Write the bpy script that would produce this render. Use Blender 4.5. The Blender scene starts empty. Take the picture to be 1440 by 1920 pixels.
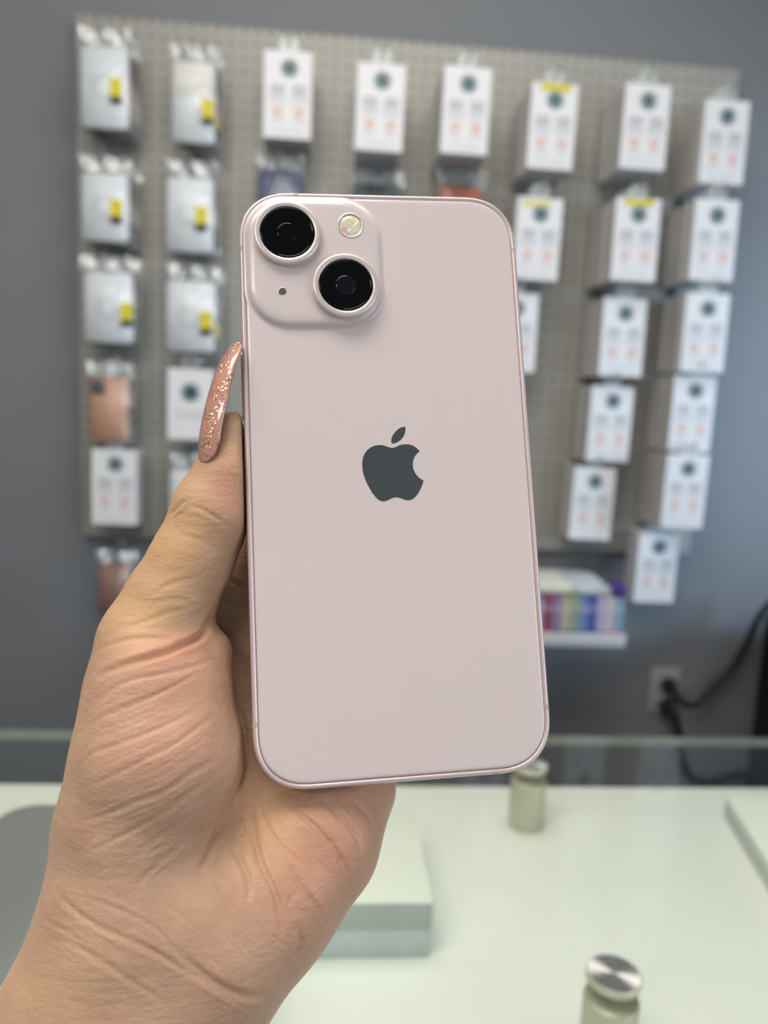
import bpy, bmesh, math, random
import numpy as np
from mathutils import Vector, Matrix
random.seed(7)
rng = np.random.default_rng(7)
SC = bpy.context.scene
COL = SC.collection

# ------------------------------------------------------------------ camera
F = 1442.0
A_, P_, R_ = [math.radians(v) for v in (4.647, 8.42, 2.63)]
fw = np.array([math.sin(A_)*math.cos(P_), math.cos(A_)*math.cos(P_), -math.sin(P_)])
r0 = np.array([math.cos(A_), -math.sin(A_), 0.0]); u0 = np.cross(r0, fw)
rt = r0*math.cos(R_) + u0*math.sin(R_)
up = u0*math.cos(R_) - r0*math.sin(R_)
CAM = np.array([0.0, 0.0, 1.45])
cd = bpy.data.cameras.new('camera'); cam = bpy.data.objects.new('camera', cd); COL.objects.link(cam)
cam.matrix_world = Matrix(((rt[0], up[0], -fw[0], CAM[0]), (rt[1], up[1], -fw[1], CAM[1]),
                           (rt[2], up[2], -fw[2], CAM[2]), (0, 0, 0, 1)))
cd.sensor_fit = 'VERTICAL'; cd.sensor_height = 36.0; cd.lens = F/1920*36
cd.clip_start = 0.01; cd.clip_end = 50
cd.dof.use_dof = True; cd.dof.focus_distance = 0.163; cd.dof.aperture_fstop = cd.lens/2.35
SC.camera = cam

# ------------------------------------------------------------------ view, world, lights
SC.view_settings.view_transform = 'Standard'; SC.view_settings.look = 'None'
SC.view_settings.gamma = 1.0; SC.view_settings.use_curve_mapping = False
SC.view_settings.exposure = -0.17
SC.cycles.use_denoising = True
SC.cycles.max_bounces = 5; SC.cycles.diffuse_bounces = 3; SC.cycles.glossy_bounces = 3; SC.cycles.transparent_max_bounces = 16
SC.cycles.use_adaptive_sampling = True; SC.cycles.adaptive_threshold = 0.03
SC.cycles.caustics_reflective = False; SC.cycles.caustics_refractive = False
SC.cycles.sample_clamp_indirect = 4.0
w = bpy.data.worlds.new('world'); SC.world = w; w.use_nodes = True
w.node_tree.nodes['Background'].inputs[0].default_value = (0.86, 0.93, 1.0, 1)
w.node_tree.nodes['Background'].inputs[1].default_value = 0.52

def area(name, loc, target, sx, sy, power, col, spread=180):
    l = bpy.data.lights.new(name, 'AREA'); l.shape = 'RECTANGLE'; l.size = sx; l.size_y = sy
    l.energy = power; l.color = col; l.spread = math.radians(spread)
    o = bpy.data.objects.new(name, l); COL.objects.link(o); o.location = loc
    o.rotation_euler = (Vector(target)-Vector(loc)).to_track_quat('-Z', 'Y').to_euler()
    return o
area('ceiling_panel_lamp_front', (-0.45, -0.15, 2.70), (-0.45, -0.15, 0), 1.2, 0.6, 17, (1.0, 0.95, 0.87))
area('ceiling_panel_lamp_rear', (-1.3, -1.5, 2.70), (-1.3, -1.5, 0), 1.2, 0.6, 18, (1.0, 0.95, 0.87))
area('ceiling_panel_lamp_wall', (0.1, 0.75, 2.70), (0.1, 0.75, 0), 1.2, 0.6, 9, (1.0, 0.96, 0.9))
area('shopfront_daylight', (3.3, -2.3, 1.9), (0.1, 1.0, 1.3), 2.6, 2.0, 42, (0.93, 0.97, 1.0))
area('side_window_daylight', (2.5, 0.95, 1.62), (0.98, 1.65, 1.42), 0.4, 0.5, 5.5, (0.5, 0.74, 1.0), 55)

# ------------------------------------------------------------------ helpers
def px(x, y, depth):            # point seen at pixel x, y at a camera-axis depth (m)
    return CAM + depth*(rt*(x-720)/F - up*(y-960)/F + fw)
def ray(x, y): return rt*(x-720)/F - up*(y-960)/F + fw
def on_y(x, y, Y): d = ray(x, y); return CAM + d*(Y/d[1])
def on_z(x, y, Z): d = ray(x, y); return CAM + d*((Z-CAM[2])/d[2])
def lin(c):
    return tuple(((v/255)/12.92 if v/255 <= .04045 else ((v/255+.055)/1.055)**2.4) for v in c) + (1.0,)
def mat(name, c, rough=.5, metal=0, spec=.5, coat=0, coat_r=.05, aniso=0, sss=0, emit=None, es=0, bump=None):
    m = bpy.data.materials.new(name); m.use_nodes = True
    b = m.node_tree.nodes['Principled BSDF']
    b.inputs['Base Color'].default_value = lin(c); b.inputs['Roughness'].default_value = rough
    b.inputs['Metallic'].default_value = metal; b.inputs['Specular IOR Level'].default_value = spec
    b.inputs['Coat Weight'].default_value = coat; b.inputs['Coat Roughness'].default_value = coat_r
    b.inputs['Anisotropic'].default_value = aniso
    if emit: b.inputs['Emission Color'].default_value = lin(emit); b.inputs['Emission Strength'].default_value = es
    # every surface gets a faint procedural unevenness
    nt = m.node_tree; tc = nt.nodes.new('ShaderNodeTexCoord'); nz = nt.nodes.new('ShaderNodeTexNoise')
    sc, st = bump if bump else (300, .02)
    nz.inputs['Scale'].default_value = sc; nz.inputs['Detail'].default_value = 3
    nt.links.new(tc.outputs['Object'], nz.inputs['Vector'])
    bp = nt.nodes.new('ShaderNodeBump'); bp.inputs['Strength'].default_value = st; bp.inputs['Distance'].default_value = .001
    nt.links.new(nz.outputs['Fac'], bp.inputs['Height']); nt.links.new(bp.outputs[0], b.inputs['Normal'])
    return m
def clear(name, tint=(245, 250, 248), rough=.05, base=.06, gain=.9, milky=0, milk=(235, 240, 240), bump=None):
    m = bpy.data.materials.new(name); m.use_nodes = True; nt = m.node_tree; N = nt.nodes
    N.remove(N['Principled BSDF']); out = N['Material Output']
    tr = N.new('ShaderNodeBsdfTransparent'); tr.inputs[0].default_value = lin(tint)
    gl = N.new('ShaderNodeBsdfGlossy'); gl.inputs['Roughness'].default_value = rough; gl.inputs['Color'].default_value = (1, 1, 1, 1)
    lw = N.new('ShaderNodeLayerWeight'); lw.inputs[0].default_value = .5
    fr = N.new('ShaderNodeMath'); fr.operation = 'POWER'; fr.inputs[1].default_value = 4.0; nt.links.new(lw.outputs['Facing'], fr.inputs[0])
    mm = N.new('ShaderNodeMath'); mm.operation = 'MULTIPLY_ADD'; mm.inputs[1].default_value = gain; mm.inputs[2].default_value = base
    nt.links.new(fr.outputs[0], mm.inputs[0])
    mx = N.new('ShaderNodeMixShader'); nt.links.new(mm.outputs[0], mx.inputs[0])
    nt.links.new(gl.outputs[0], mx.inputs[2])
    if milky:
        df = N.new('ShaderNodeBsdfDiffuse'); df.inputs[0].default_value = lin(milk)
        m2 = N.new('ShaderNodeMixShader'); m2.inputs[0].default_value = milky
        nt.links.new(tr.outputs[0], m2.inputs[1]); nt.links.new(df.outputs[0], m2.inputs[2]); nt.links.new(m2.outputs[0], mx.inputs[1])
    else: nt.links.new(tr.outputs[0], mx.inputs[1])
    if bump:
        tc = N.new('ShaderNodeTexCoord'); nz = N.new('ShaderNodeTexNoise'); nz.inputs['Scale'].default_value = bump[0]
        nt.links.new(tc.outputs['Object'], nz.inputs['Vector'])
        bp = N.new('ShaderNodeBump'); bp.inputs['Strength'].default_value = bump[1]; bp.inputs['Distance'].default_value = .004
        nt.links.new(nz.outputs['Fac'], bp.inputs['Height']); nt.links.new(bp.outputs[0], gl.inputs['Normal']); nt.links.new(bp.outputs[0], lw.inputs['Normal'])
    nt.links.new(mx.outputs[0], out.inputs[0]); return m

def tag(o, label=None, cat=None, group=None, kind=None):
    if label: o['label'] = label
    if cat: o['category'] = cat
    if group: o['group'] = group
    if kind: o['kind'] = kind
    return o
def empty(name, M, label, cat, group=None):
    o = bpy.data.objects.new(name, None); COL.objects.link(o); o.empty_display_size = .02
    o.matrix_world = M if isinstance(M, Matrix) else Matrix.Translation(Vector(M))
    return tag(o, label, cat, group)
class MB:
    def __init__(s): s.v = []; s.f = []; s.mi = []; s.sm = []
    def add(s, vs, fs, mi=0, smooth=False):
        k = len(s.v); s.v += [tuple(map(float, v)) for v in vs]
        for f in fs: s.f.append([k+i for i in f]); s.mi.append(mi); s.sm.append(smooth)
        return s
    def box(s, a, b, mi=0):
        (x0, y0, z0), (x1, y1, z1) = a, b
        return s.add([(x0, y0, z0), (x1, y0, z0), (x1, y1, z0), (x0, y1, z0), (x0, y0, z1), (x1, y0, z1), (x1, y1, z1), (x0, y1, z1)],
              [(0, 3, 2, 1), (4, 5, 6, 7), (0, 1, 5, 4), (1, 2, 6, 5), (2, 3, 7, 6), (3, 0, 4, 7)], mi)
    def loft(s, rings, mi=0, cap0=True, cap1=True, smooth=True):
        n = len(rings[0]); k = 0; vs = [p for r in rings for p in r]; fs = []
        for j in range(len(rings)-1):
            for i in range(n):
                i2 = (i+1) % n; fs.append((j*n+i, j*n+i2, (j+1)*n+i2, (j+1)*n+i))
        if cap0: fs.append(tuple(reversed(range(n))))
        if cap1: fs.append(tuple(range((len(rings)-1)*n, len(rings)*n)))
        return s.add(vs, fs, mi, smooth)
    def tube(s, pts, r, n=10, mi=0):
        P = [Vector(p) for p in pts]; rings = []; prev = None
        for i, p in enumerate(P):
            t = (P[min(i+1, len(P)-1)]-P[max(i-1, 0)]).normalized()
            a = Vector((0, 0, 1)) if prev is None else prev
            if abs(a.dot(t)) > .95 and prev is None: a = Vector((1, 0, 0))
            x = (a - t*a.dot(t)).normalized(); y = t.cross(x); prev = x
            rr = r[i] if hasattr(r, '__len__') else r
            rings.append([p + (x*math.cos(q)+y*math.sin(q))*rr for q in [2*math.pi*k/n for k in range(n)]])
        return s.loft(rings, mi)
    def disc(s, c, ux, uy, r, mi=0, n=28, r_in=0):
        c, ux, uy = Vector(c), Vector(ux), Vector(uy)
        o = [c+(ux*math.cos(q)+uy*math.sin(q))*r for q in [2*math.pi*k/n for k in range(n)]]
        if not r_in: return s.add(o, [tuple(range(n))], mi)
        i_ = [c+(ux*math.cos(q)+uy*math.sin(q))*r_in for q in [2*math.pi*k/n for k in range(n)]]
        return s.add(o+i_, [(k, (k+1) % n, n+(k+1) % n, n+k) for k in range(n)], mi)
    def mesh(s, name, mats):
        me = bpy.data.meshes.new(name); me.from_pydata(s.v, [], s.f)
        for m in (mats if isinstance(mats, (list, tuple)) else [mats]): me.materials.append(m)
        me.polygons.foreach_set('material_index', s.mi); me.polygons.foreach_set('use_smooth', s.sm)
        bm = bmesh.new(); bm.from_mesh(me); bmesh.ops.recalc_face_normals(bm, faces=bm.faces) if len(bm.faces) else None
        bm.to_mesh(me); bm.free(); me.update(); return me
    def build(s, name, mats, parent=None, bevel=0, seg=2, angle=40, normals=True):
        o = bpy.data.objects.new(name, s.mesh(name, mats)); COL.objects.link(o)
        if parent: o.parent = parent
        if bevel:
            b = o.modifiers.new('bevel', 'BEVEL'); b.width = bevel; b.segments = seg; b.limit_method = 'ANGLE'; b.angle_limit = math.radians(angle)
            o.data.shade_smooth() if hasattr(o.data, 'shade_smooth') else None
            b.harden_normals = False
        return o
def copy_tree(o, parent=None):
    c = o.copy(); COL.objects.link(c)
    if parent: c.parent = parent
    for ch in list(o.children): copy_tree(ch, c)
    return c
def struct(o): o['kind'] = 'structure'; return o
def spline(pts, n=8):                                          # Catmull-Rom through points
    P = np.array(pts, float); P = np.vstack([2*P[0]-P[1], P, 2*P[-1]-P[-2]]); out = []
    for i in range(1, len(P)-2):
        for t in np.linspace(0, 1, n, endpoint=False):
            a, b, c, d = P[i-1:i+3]
            out.append(.5*((2*b)+(c-a)*t+(2*a-5*b+4*c-d)*t*t+(3*b-a-3*c+d)*t**3))
    out.append(P[-2]); return np.array(out)
def rrect(hw, hh, r, n=10, cx=0, cy=0):                        # rounded rectangle with eased corners
    out = []
    for (sx, sy, a0) in ((1, 1, 0), (-1, 1, 90), (-1, -1, 180), (1, -1, 270)):
        for k in range(n+1):
            t = math.radians(a0 + 90*k/n); out.append((cx+sx*(hw-r)+r*math.cos(t), cy+sy*(hh-r)+r*math.sin(t)))
    return out

# ------------------------------------------------------------------ materials
M = dict(
 wall=mat('grey wall paint', (126, 129, 134), .75, bump=(60, .15)),
 floor=mat('grey vinyl floor', (95, 93, 90), .5, bump=(20, .1)),
 ceil=mat('white ceiling paint', (225, 225, 222), .8),
 diffuser=mat('lamp diffuser', (250, 250, 245), .5, emit=(255, 246, 232), es=2.0),
 white_trim=mat('white painted trim', (215, 215, 212), .4),
 table=mat('white laminate', (232, 234, 229), .35),
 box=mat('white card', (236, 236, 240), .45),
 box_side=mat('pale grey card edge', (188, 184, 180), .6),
 teal=mat('dark teal print', (52, 84, 92), .5), tealh=mat('pale teal print', (150, 166, 172), .5),
 grey_ink=mat('grey print', (178, 178, 184), .5), red_ink=mat('coral print', (230, 192, 182), .5), lines=mat('light grey print', (205, 205, 210), .5),
 yellow=mat('yellow sticker', (222, 206, 34), .5), pale_yellow=mat('faded yellow sticker', (226, 218, 150), .5), black=mat('black plastic', (14, 15, 17), .4),
 steel=mat('steel wire', (150, 152, 155), .3, 1), cord=mat('black rubber cord', (30, 33, 33), .55),
 plate=mat('grey outlet plate', (165, 165, 163), .5),
 film=clear('clear plastic film', (252, 253, 254), .12, .05, .6, .05, bump=(60, .9)),
 crumple=clear('crumpled plastic film', (240, 244, 246), .16, .22, 1.0, .3, bump=(70, 1.0)),
 tab=clear('clear plastic tab', (240, 244, 244), .35, .06, 1.0, .35),
 silver_case=mat('frosted silver case', (226, 229, 234), .35), ringmat=mat('grey ring print', (178, 184, 190), .4),
 white_shine=mat('pearly white card', (240, 238, 228), .25),
 maroon=mat('dark red plastic', (70, 28, 30), .4), darkgrey=mat('dark grey plastic', (60, 64, 66), .4), brown=mat('brown plastic', (92, 70, 62), .4),
 navy=mat('navy plastic', (34, 58, 100), .4), slate=mat('slate plastic', (62, 74, 84), .4), coral=mat('coral plastic', (214, 128, 104), .4),
 peach=mat('peach plastic', (204, 150, 122), .45), dusty=mat('dusty pink plastic', (150, 108, 96), .45), green=mat('dark green plastic', (38, 54, 52), .4), blueblack=mat('blue black plastic', (22, 28, 44), .4),
)

# ------------------------------------------------------------------ room
WY = 1.65
X0, X1, YB = -2.4, 1.9, -3.6
struct(MB().box((X0, WY, 0), (X1, WY+.12, 2.8)).build('wall_back', M['wall']))
struct(MB().box((X0-.12, YB, 0), (X0, WY+.12, 2.8)).build('wall_left', M['wall']))
mb = MB()                                                       # right wall with a window opening
wy0, wy1, wz0, wz1 = .3, 1.35, 1.12, 2.1
mb.box((X1, -.3, 0), (X1+.12, wy0, 2.8)).box((X1, wy1, 0), (X1+.12, WY+.12, 2.8)).box((X1, wy0, 0), (X1+.12, wy1, wz0)).box((X1, wy0, wz1), (X1+.12, wy1, 2.8))
struct(mb.build('wall_right', M['wall']))
mb = MB()
for a, b in (((X1-.01, wy0-.05, wz0-.05), (X1+.10, wy0, wz1+.05)), ((X1-.01, wy1, wz0-.05), (X1+.10, wy1+.05, wz1+.05)), ((X1-.01, wy0, wz0-.05), (X1+.10, wy1, wz0)), ((X1-.01, wy0, wz1), (X1+.10, wy1, wz1+.05))): mb.box(a, b)
struct(mb.build('window_1', M['white_trim']))
struct(MB().box((X0-.12, YB, -.1), (X1+.12, WY+.12, 0)).build('floor', M['floor']))
struct(MB().box((X0-.12, YB, 2.8), (X1+.12, WY+.12, 2.9)).build('ceiling', M['ceil']))
struct(MB().box((X0, WY-.015, 0), (X1, WY, .1)).build('baseboard_back', M['white_trim'], bevel=.003))
for (cx, cy, where) in ((.1, .75, 'just in front of the pegboard wall'), (-.45, -.15, 'overhead, in the middle of the ceiling'), (-1.3, -1.5, 'further from the pegboard wall')):
    t = empty('ceiling_light', (cx, cy, 2.8), 'rectangular ceiling light panel ' + where, 'ceiling light', 'ceiling light panels')
    mb = MB()
    for a, b in (((-.64, -.34, -.05), (.64, -.31, 0)), ((-.64, .31, -.05), (.64, .34, 0)), ((-.64, -.31, -.05), (-.61, .31, 0)), ((.61, -.31, -.05), (.64, .31, 0))): mb.box(a, b)
    mb.build('light_frame', M['white_trim'], t, bevel=.002)
    MB().box((-.61, -.31, -.03), (.61, .31, -.02)).build('diffuser', M['diffuser'], t)

# ------------------------------------------------------------------ pegboard
BX0, BX1, BZ0, BZ1, BY = -.499, .818, 1.137, 2.146, 1.625     # the front face of the board is at BY
pm = mat('pegboard silver laminate', (178, 176, 170), .45)
nt = pm.node_tree; N = nt.nodes; b = N['Principled BSDF']
tc = N.new('ShaderNodeTexCoord'); mp = N.new('ShaderNodeMapping'); mp.inputs['Scale'].default_value = (1/.0254,)*3; nt.links.new(tc.outputs['Object'], mp.inputs['Vector'])
fr = N.new('ShaderNodeVectorMath'); fr.operation = 'FRACTION'; nt.links.new(mp.outputs[0], fr.inputs[0])
sb = N.new('ShaderNodeVectorMath'); sb.operation = 'SUBTRACT'; sb.inputs[1].default_value = (.5, .5, .5); nt.links.new(fr.outputs[0], sb.inputs[0])
ml = N.new('ShaderNodeVectorMath'); ml.operation = 'MULTIPLY'; ml.inputs[1].default_value = (1, 0, 1); nt.links.new(sb.outputs[0], ml.inputs[0])
ln = N.new('ShaderNodeVectorMath'); ln.operation = 'LENGTH'; nt.links.new(ml.outputs[0], ln.inputs[0])
mr = N.new('ShaderNodeMapRange'); mr.inputs[1].default_value = .12; mr.inputs[2].default_value = .15; nt.links.new(ln.outputs['Value'], mr.inputs[0])
mx = N.new('ShaderNodeMix'); mx.data_type = 'RGBA'; mx.inputs[6].default_value = lin((96, 94, 90)); mx.inputs[7].default_value = lin((170, 168, 162))
nt.links.new(mr.outputs[0], mx.inputs[0]); nt.links.new(mx.outputs[2], b.inputs['Base Color'])
peg = MB().box((0, 0, 0), (BX1-BX0, WY-BY-.0005, BZ1-BZ0)).build('pegboard', [pm], bevel=.002)
peg.location = (BX0, BY, BZ0)
tag(peg, 'large silver-grey perforated pegboard panel on the grey wall', 'pegboard')

ORD = ['leftmost', 'second', 'third', 'fourth', 'fifth', 'sixth', 'seventh', 'rightmost']
ROW = ['top', 'second', 'third', 'fourth', 'fifth', 'sixth']
def where(c, r):
    return (ORD[c] + ' column, ' + (ROW[r]) + (' row' if r else ' row'))
def make_hook(x, z, yf, lab):
    pts = [(x, BY-.001, z), (x, yf-.012, z), (x, yf-.02, z+.004), (x, yf-.024, z+.014)]
    t = empty('peg_hook', (x, BY, z), lab, 'peg hook', 'wire peg hooks on the pegboard')
    mb = MB(); mb.tube([Vector(p)-Vector((x, BY, z)) for p in pts], .0018, 8); mb.build('hook_wire', M['steel'], t)
    MB().box((-.012, -.006, -.012), (.012, 0, .022)).build('back_plate', M['steel'], t, bevel=.002)
# ---- boxed screen protectors
BW, BH, BD = .087, .150, .0125
def box_mesh(printed=True):
    mb = MB(); h, wv = BH, BW/2
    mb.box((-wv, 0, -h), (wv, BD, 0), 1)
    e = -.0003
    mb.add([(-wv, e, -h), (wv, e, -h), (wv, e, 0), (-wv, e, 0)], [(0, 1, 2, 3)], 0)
    X, Z = Vector((1, 0, 0)), Vector((0, 0, 1)); e2 = -.0006
    def q(x0, x1, z0, z1, mi): mb.add([(x0, e2, z0), (x1, e2, z0), (x1, e2, z1), (x0, e2, z1)], [(0, 1, 2, 3)], mi)
    mb.disc((.002, e2, -.029), X, Z, .0165, 3, r_in=.0125); mb.disc((.002, e2, -.029), X, Z, .0115, 2); mb.disc((.002, e2-.0002, -.029), X, Z, .004, 3)
    for sx in (-1, 1):
        cx = .001+sx*.0195
        for k, z in enumerate((-.060, -.066, -.072)): q(cx-.013, cx+.013, z-.0018, z+.0018, 4)
        for z in (-.078, -.083, -.088): q(cx-.015, cx+.015, z-.0012, z+.0012, 6)
        q(cx-.009, cx+.009, -.108, -.097, 5); q(cx-.006, cx+.006, -.115, -.110, 5); q(cx-.012, cx+.012, -.122, -.119, 6)
    q(-.03, .03, -.139, -.136, 6)
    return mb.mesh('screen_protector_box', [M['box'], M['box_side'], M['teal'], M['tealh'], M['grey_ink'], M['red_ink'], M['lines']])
BM = box_mesh()
def tab_mesh():
    mb = MB(); o = [(x, .002, z) for x, z in rrect(.016, .014, .008, 5, 0, .012)]
    i_ = [(x, .002, z) for x, z in rrect(.008, .004, .0035, 5, 0, .014)]; n = len(o)
    mb.add(o+i_, [(k, (k+1) % n, n+(k+1) % n, n+k) for k in range(n)]); return mb.mesh('hang_tab', [M['tab']])
TM = tab_mesh()
NTH = ['first', 'second', 'third', 'fourth', 'fifth', 'sixth', 'seventh', 'eighth', 'ninth', 'tenth', 'eleventh', 'twelfth']
def boxes(c, r, tl, br, yf, sticker=None, n=None, dz=0):
    a = on_y(*tl, yf); b_ = on_y(*br, yf); cx = (a[0]+b_[0])/2; zt = (a[2]+b_[2])/2+BH/2
    sx = 1.0
    nmax = int((BY-.004-yf)/(BD+.0009)); n = nmax if n is None else min(n, nmax)
    step = (BY-.004-yf)/nmax
    g = 'screen protector boxes on the pegboard'
    for k in range(n):
        lab = ('white screen protector box with blue-green logo, front of its stack, ' + where(c, r)) if k == 0 else \
              ('white screen protector box, ' + NTH[k] + ' from the front of its stack, ' + where(c, r))
        if k == 0 and sticker: lab = ('screen protector box with %s yellow top sticker, ' % sticker) + where(c, r)
        t = empty('screen_protector_box', (cx + (random.uniform(-.0012, .0012) if k else 0), yf+k*step, zt - (random.uniform(0, .002) if k else 0)), lab, 'box', g)
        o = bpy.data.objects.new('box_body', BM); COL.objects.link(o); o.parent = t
        o2 = bpy.data.objects.new('hang_tab', TM); COL.objects.link(o2); o2.parent = t
        if k == 0:
            t.rotation_euler = (0, random.uniform(-.01, .01), 0)
            if sticker:
                s = MB().box((-.026, -.0012, -.0135), (.03, -.0007, -.0015)) if sticker == 'bright' else MB().box((-.034, -.0012, -.0165), (.02, -.0007, -.0045))
                s.build('price_sticker', M['yellow'] if sticker == 'bright' else M['pale_yellow'], t)
    make_hook(cx, zt+.014, yf, 'wire peg hook holding the screen protector boxes, ' + where(c, r))
S = [  # column, row, top-left px, bottom-right px, front plane y, sticker
 (2, 0, (500, 95), (578, 260), 1.52, None), (3, 0, (675, 118), (751, 284), 1.50, None), (4, 0, (836, 125), (911, 289), 1.49, None),
 (5, 0, (1001, 145), (1070, 328), 1.49, 'bright'), (6, 0, (1176, 158), (1243, 317), 1.49, None), (7, 0, (1322, 188), (1392, 344), 1.50, None),
 (5, 1, (975, 362), (1042, 533), 1.50, 'faded'), (6, 1, (1156, 364), (1226, 534), 1.48, 'bright'), (7, 1, (1306, 373), (1370, 527), 1.49, None),
 (5, 2, (930, 550), (998, 695), 1.52, None), (6, 2, (1134, 560), (1200, 704), 1.51, None), (7, 2, (1286, 549), (1356, 698), 1.49, None),
 (6, 3, (1111, 725), (1177, 864), 1.53, None), (7, 3, (1263, 710), (1333, 841), 1.51, None),
 (6, 4, (1079, 879), (1143, 1009), 1.54, None), (7, 4, (1251, 853), (1318, 989), 1.50, None), (7, 5, (1201, 1006), (1260, 1124), 1.56, None),
 (0, 4, (170, 846), (259, 980), 1.56, None)]
for s_ in S: boxes(*s_)

# ---- logo card box (fourth row, second column)
def card_box(tl, br, yf):
    a = on_y(*tl, yf); b_ = on_y(*br, yf); wv, h = (b_[0]-a[0])/2, a[2]-b_[2]
    t = empty('boxed_card', ((a[0]+b_[0])/2, yf, a[2]), 'plain white boxed case with a single dark blue round logo, second column, fourth row', 'box')
    mb = MB().box((-wv, 0, -h), (wv, .02, 0), 0); X, Z = Vector((1, 0, 0)), Vector((0, 0, 1))
    mb.disc((0, -.0004, -h*.33), X, Z, .019, 2, r_in=.014); mb.disc((0, -.0004, -h*.33), X, Z, .0135, 1)
    for z in (.62, .70): mb.add([(-.03, -.0004, -h*z), (.03, -.0004, -h*z), (.03, -.0004, -h*z+.004), (-.03, -.0004, -h*z+.004)], [(0, 1, 2, 3)], 3)
    mb.build('box_body', [M['box'], M['teal'], M['tealh'], M['lines']], t)
    o2 = bpy.data.objects.new('hang_tab', TM); COL.objects.link(o2); o2.parent = t
    make_hook((a[0]+b_[0])/2, a[2]+.014, yf, 'wire peg hook holding the plain white boxed case, second column, fourth row')
card_box((315, 690), (398, 826), 1.55)

# ---- phone cases in clear bags
def crumple(w_, h_, seed):
    r = np.random.default_rng(seed); nx, nz = 16, 7; ph = r.uniform(0, 6, 6); vs = []; fs = []
    for j in range(nz):
        for i in range(nx):
            x = -w_/2+w_*i/(nx-1); z = h_*j/(nz-1)
            y = .006*math.sin(x*150+ph[0]+z*60)+.004*math.sin(x*310+ph[1]-z*130)+r.uniform(-.0015, .0015)
            vs.append((x, y, z))
    for j in range(nz-1):
        for i in range(nx-1): fs.append((j*nx+i, j*nx+i+1, (j+1)*nx+i+1, (j+1)*nx+i))
    return MB().add(vs, fs, 0, True)
def case(parent, w_, h_, m, m2=None, cam_patch=False, y=0):
    mb = MB()
    o = rrect(w_/2, h_/2, .010, 6, 0, -h_/2); i_ = rrect(w_/2-.002, h_/2-.002, .009, 6, 0, -h_/2)
    mb.loft([[(x, y+.008, z) for x, z in o], [(x, y+.002, z) for x, z in o], [(x, y, z) for x, z in i_]])
    X, Z = Vector((1, 0, 0)), Vector((0, 0, 1))
    if m2: mb.disc((-.002, y-.0004, -h_*.5), X, Z, .020, 1, r_in=.0165)
    if cam_patch:
        q = rrect(.013, .014, .005, 5, -w_/2+.017, -.019); mb.loft([[(x, y+.001, z) for x, z in q], [(x, y-.0015, z) for x, z in q]], 1)
    return mb.build('phone_case', [m, m2 or M['darkgrey']], parent)
def pouch(c, r, tl, br, yf, m, lab, sticker=None, ring=True, patch=False, behind=(), mat_top=None, stk=(0, 0)):
    a = on_y(*tl, yf); b_ = on_y(*br, yf); wv, h = (b_[0]-a[0]), a[2]-b_[2]; cx = (a[0]+b_[0])/2; zt = a[2]
    for k in range(1+len(behind)):
        mm = m if k == 0 else behind[k-1][0]
        l2 = lab if k == 0 else behind[k-1][1]
        t = empty('phone_case_pack', (cx+k*.005, yf+k*.022, zt-k*.003), l2 + ', ' + where(c, r), 'phone case', 'phone cases in clear bags on the pegboard')
        case(t, wv, h, mm, M['ringmat'] if (ring and k == 0) else None, patch and k == 0)
        if mat_top and k == 0:
            MB().box((-wv/2+.004, -.0012, -h*.42), (wv/2-.004, -.0006, -.003)).build('shiny_insert', mat_top, t, bevel=.0004)
        B0 = MB()
        q0 = rrect(wv/2+.004, h/2+.004, .004, 3, .001, -h/2)
        B0.loft([[(x, .0095, z) for x, z in q0], [(x, .004, z) for x, z in rrect(wv/2+.007, h/2+.005, .004, 3, .001, -h/2)], [(x, -.0025, z) for x, z in q0]])
        B0.build('clear_bag', M['film'], t)
        if k < 2:
            cr = crumple(wv+.012, .026, c*31+r*7+k).build('bag_top', M['crumple'], t); cr.location = (0, .004, .005)
        else:
            cr = crumple(wv+.012, .02, c*31+r*7+k).build('bag_top', M['crumple'], t); cr.location = (0, .004, .005)
        if sticker and k == 0:
            sx, sz = stk
            s = MB().box((-.0105, -.0042, -.016), (.0105, -.0032, .016), 0); s.box((-.0105, -.0042, -.028), (.0105, -.0032, -.016), 1)
            so = s.build('price_tag', [M['yellow'], M['black']], t); so.location = (wv/2*.52+sx, 0, -h*.50+sz)
            if sticker == 'side':
                s = MB().box((-.0065, -.0015, -.016), (.0065, -.0005, .012), 0); s.box((-.0065, -.0015, -.024), (.0065, -.0005, -.016), 1)
                so2 = s.build('price_tag', [M['yellow'], M['black']], t); so2.location = (wv/2*.95+sx, .004, -h*.55+sz-.012); so2.rotation_euler = (0, 0, math.radians(70))
    make_hook(cx, zt+.022, yf, 'wire peg hook holding bagged phone cases, ' + where(c, r))
DR = (M['maroon'], 'dark red bagged phone case behind the front one')
DG = (M['darkgrey'], 'dark grey bagged phone case behind the front one')
BR_ = (M['brown'], 'brown bagged phone case behind the front one')
GR = (M['green'], 'dark green bagged phone case behind the front one')
BB = (M['blueblack'], 'blue-black bagged phone case behind the pink one')
sl = 'silver bagged phone case with yellow price tag'
pouch(0, 0, (150, 82), (240, 243), 1.55, M['silver_case'], sl, 'flat', behind=(DR, (M['maroon'], 'rearmost dark red bagged phone case')), stk=(0, 0))
pouch(1, 0, (323, 112), (402, 270), 1.55, M['silver_case'], 'bagged phone case with pearly white insert', 'side', ring=False, behind=(DG,), mat_top=M['white_shine'], stk=(.006, -.01))
pouch(0, 1, (152, 322), (240, 455), 1.56, M['silver_case'], sl, 'flat', behind=(DG, BR_))
pouch(1, 1, (312, 330), (398, 475), 1.55, M['silver_case'], sl, 'flat', behind=(BR_,))
pouch(0, 2, (157, 508), (248, 645), 1.56, M['silver_case'], sl, 'flat', behind=(GR,), stk=(.012, -.006))
pouch(1, 2, (312, 524), (402, 662), 1.55, M['silver_case'], sl, 'side', behind=(DG,), stk=(.006, -.006))
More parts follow.
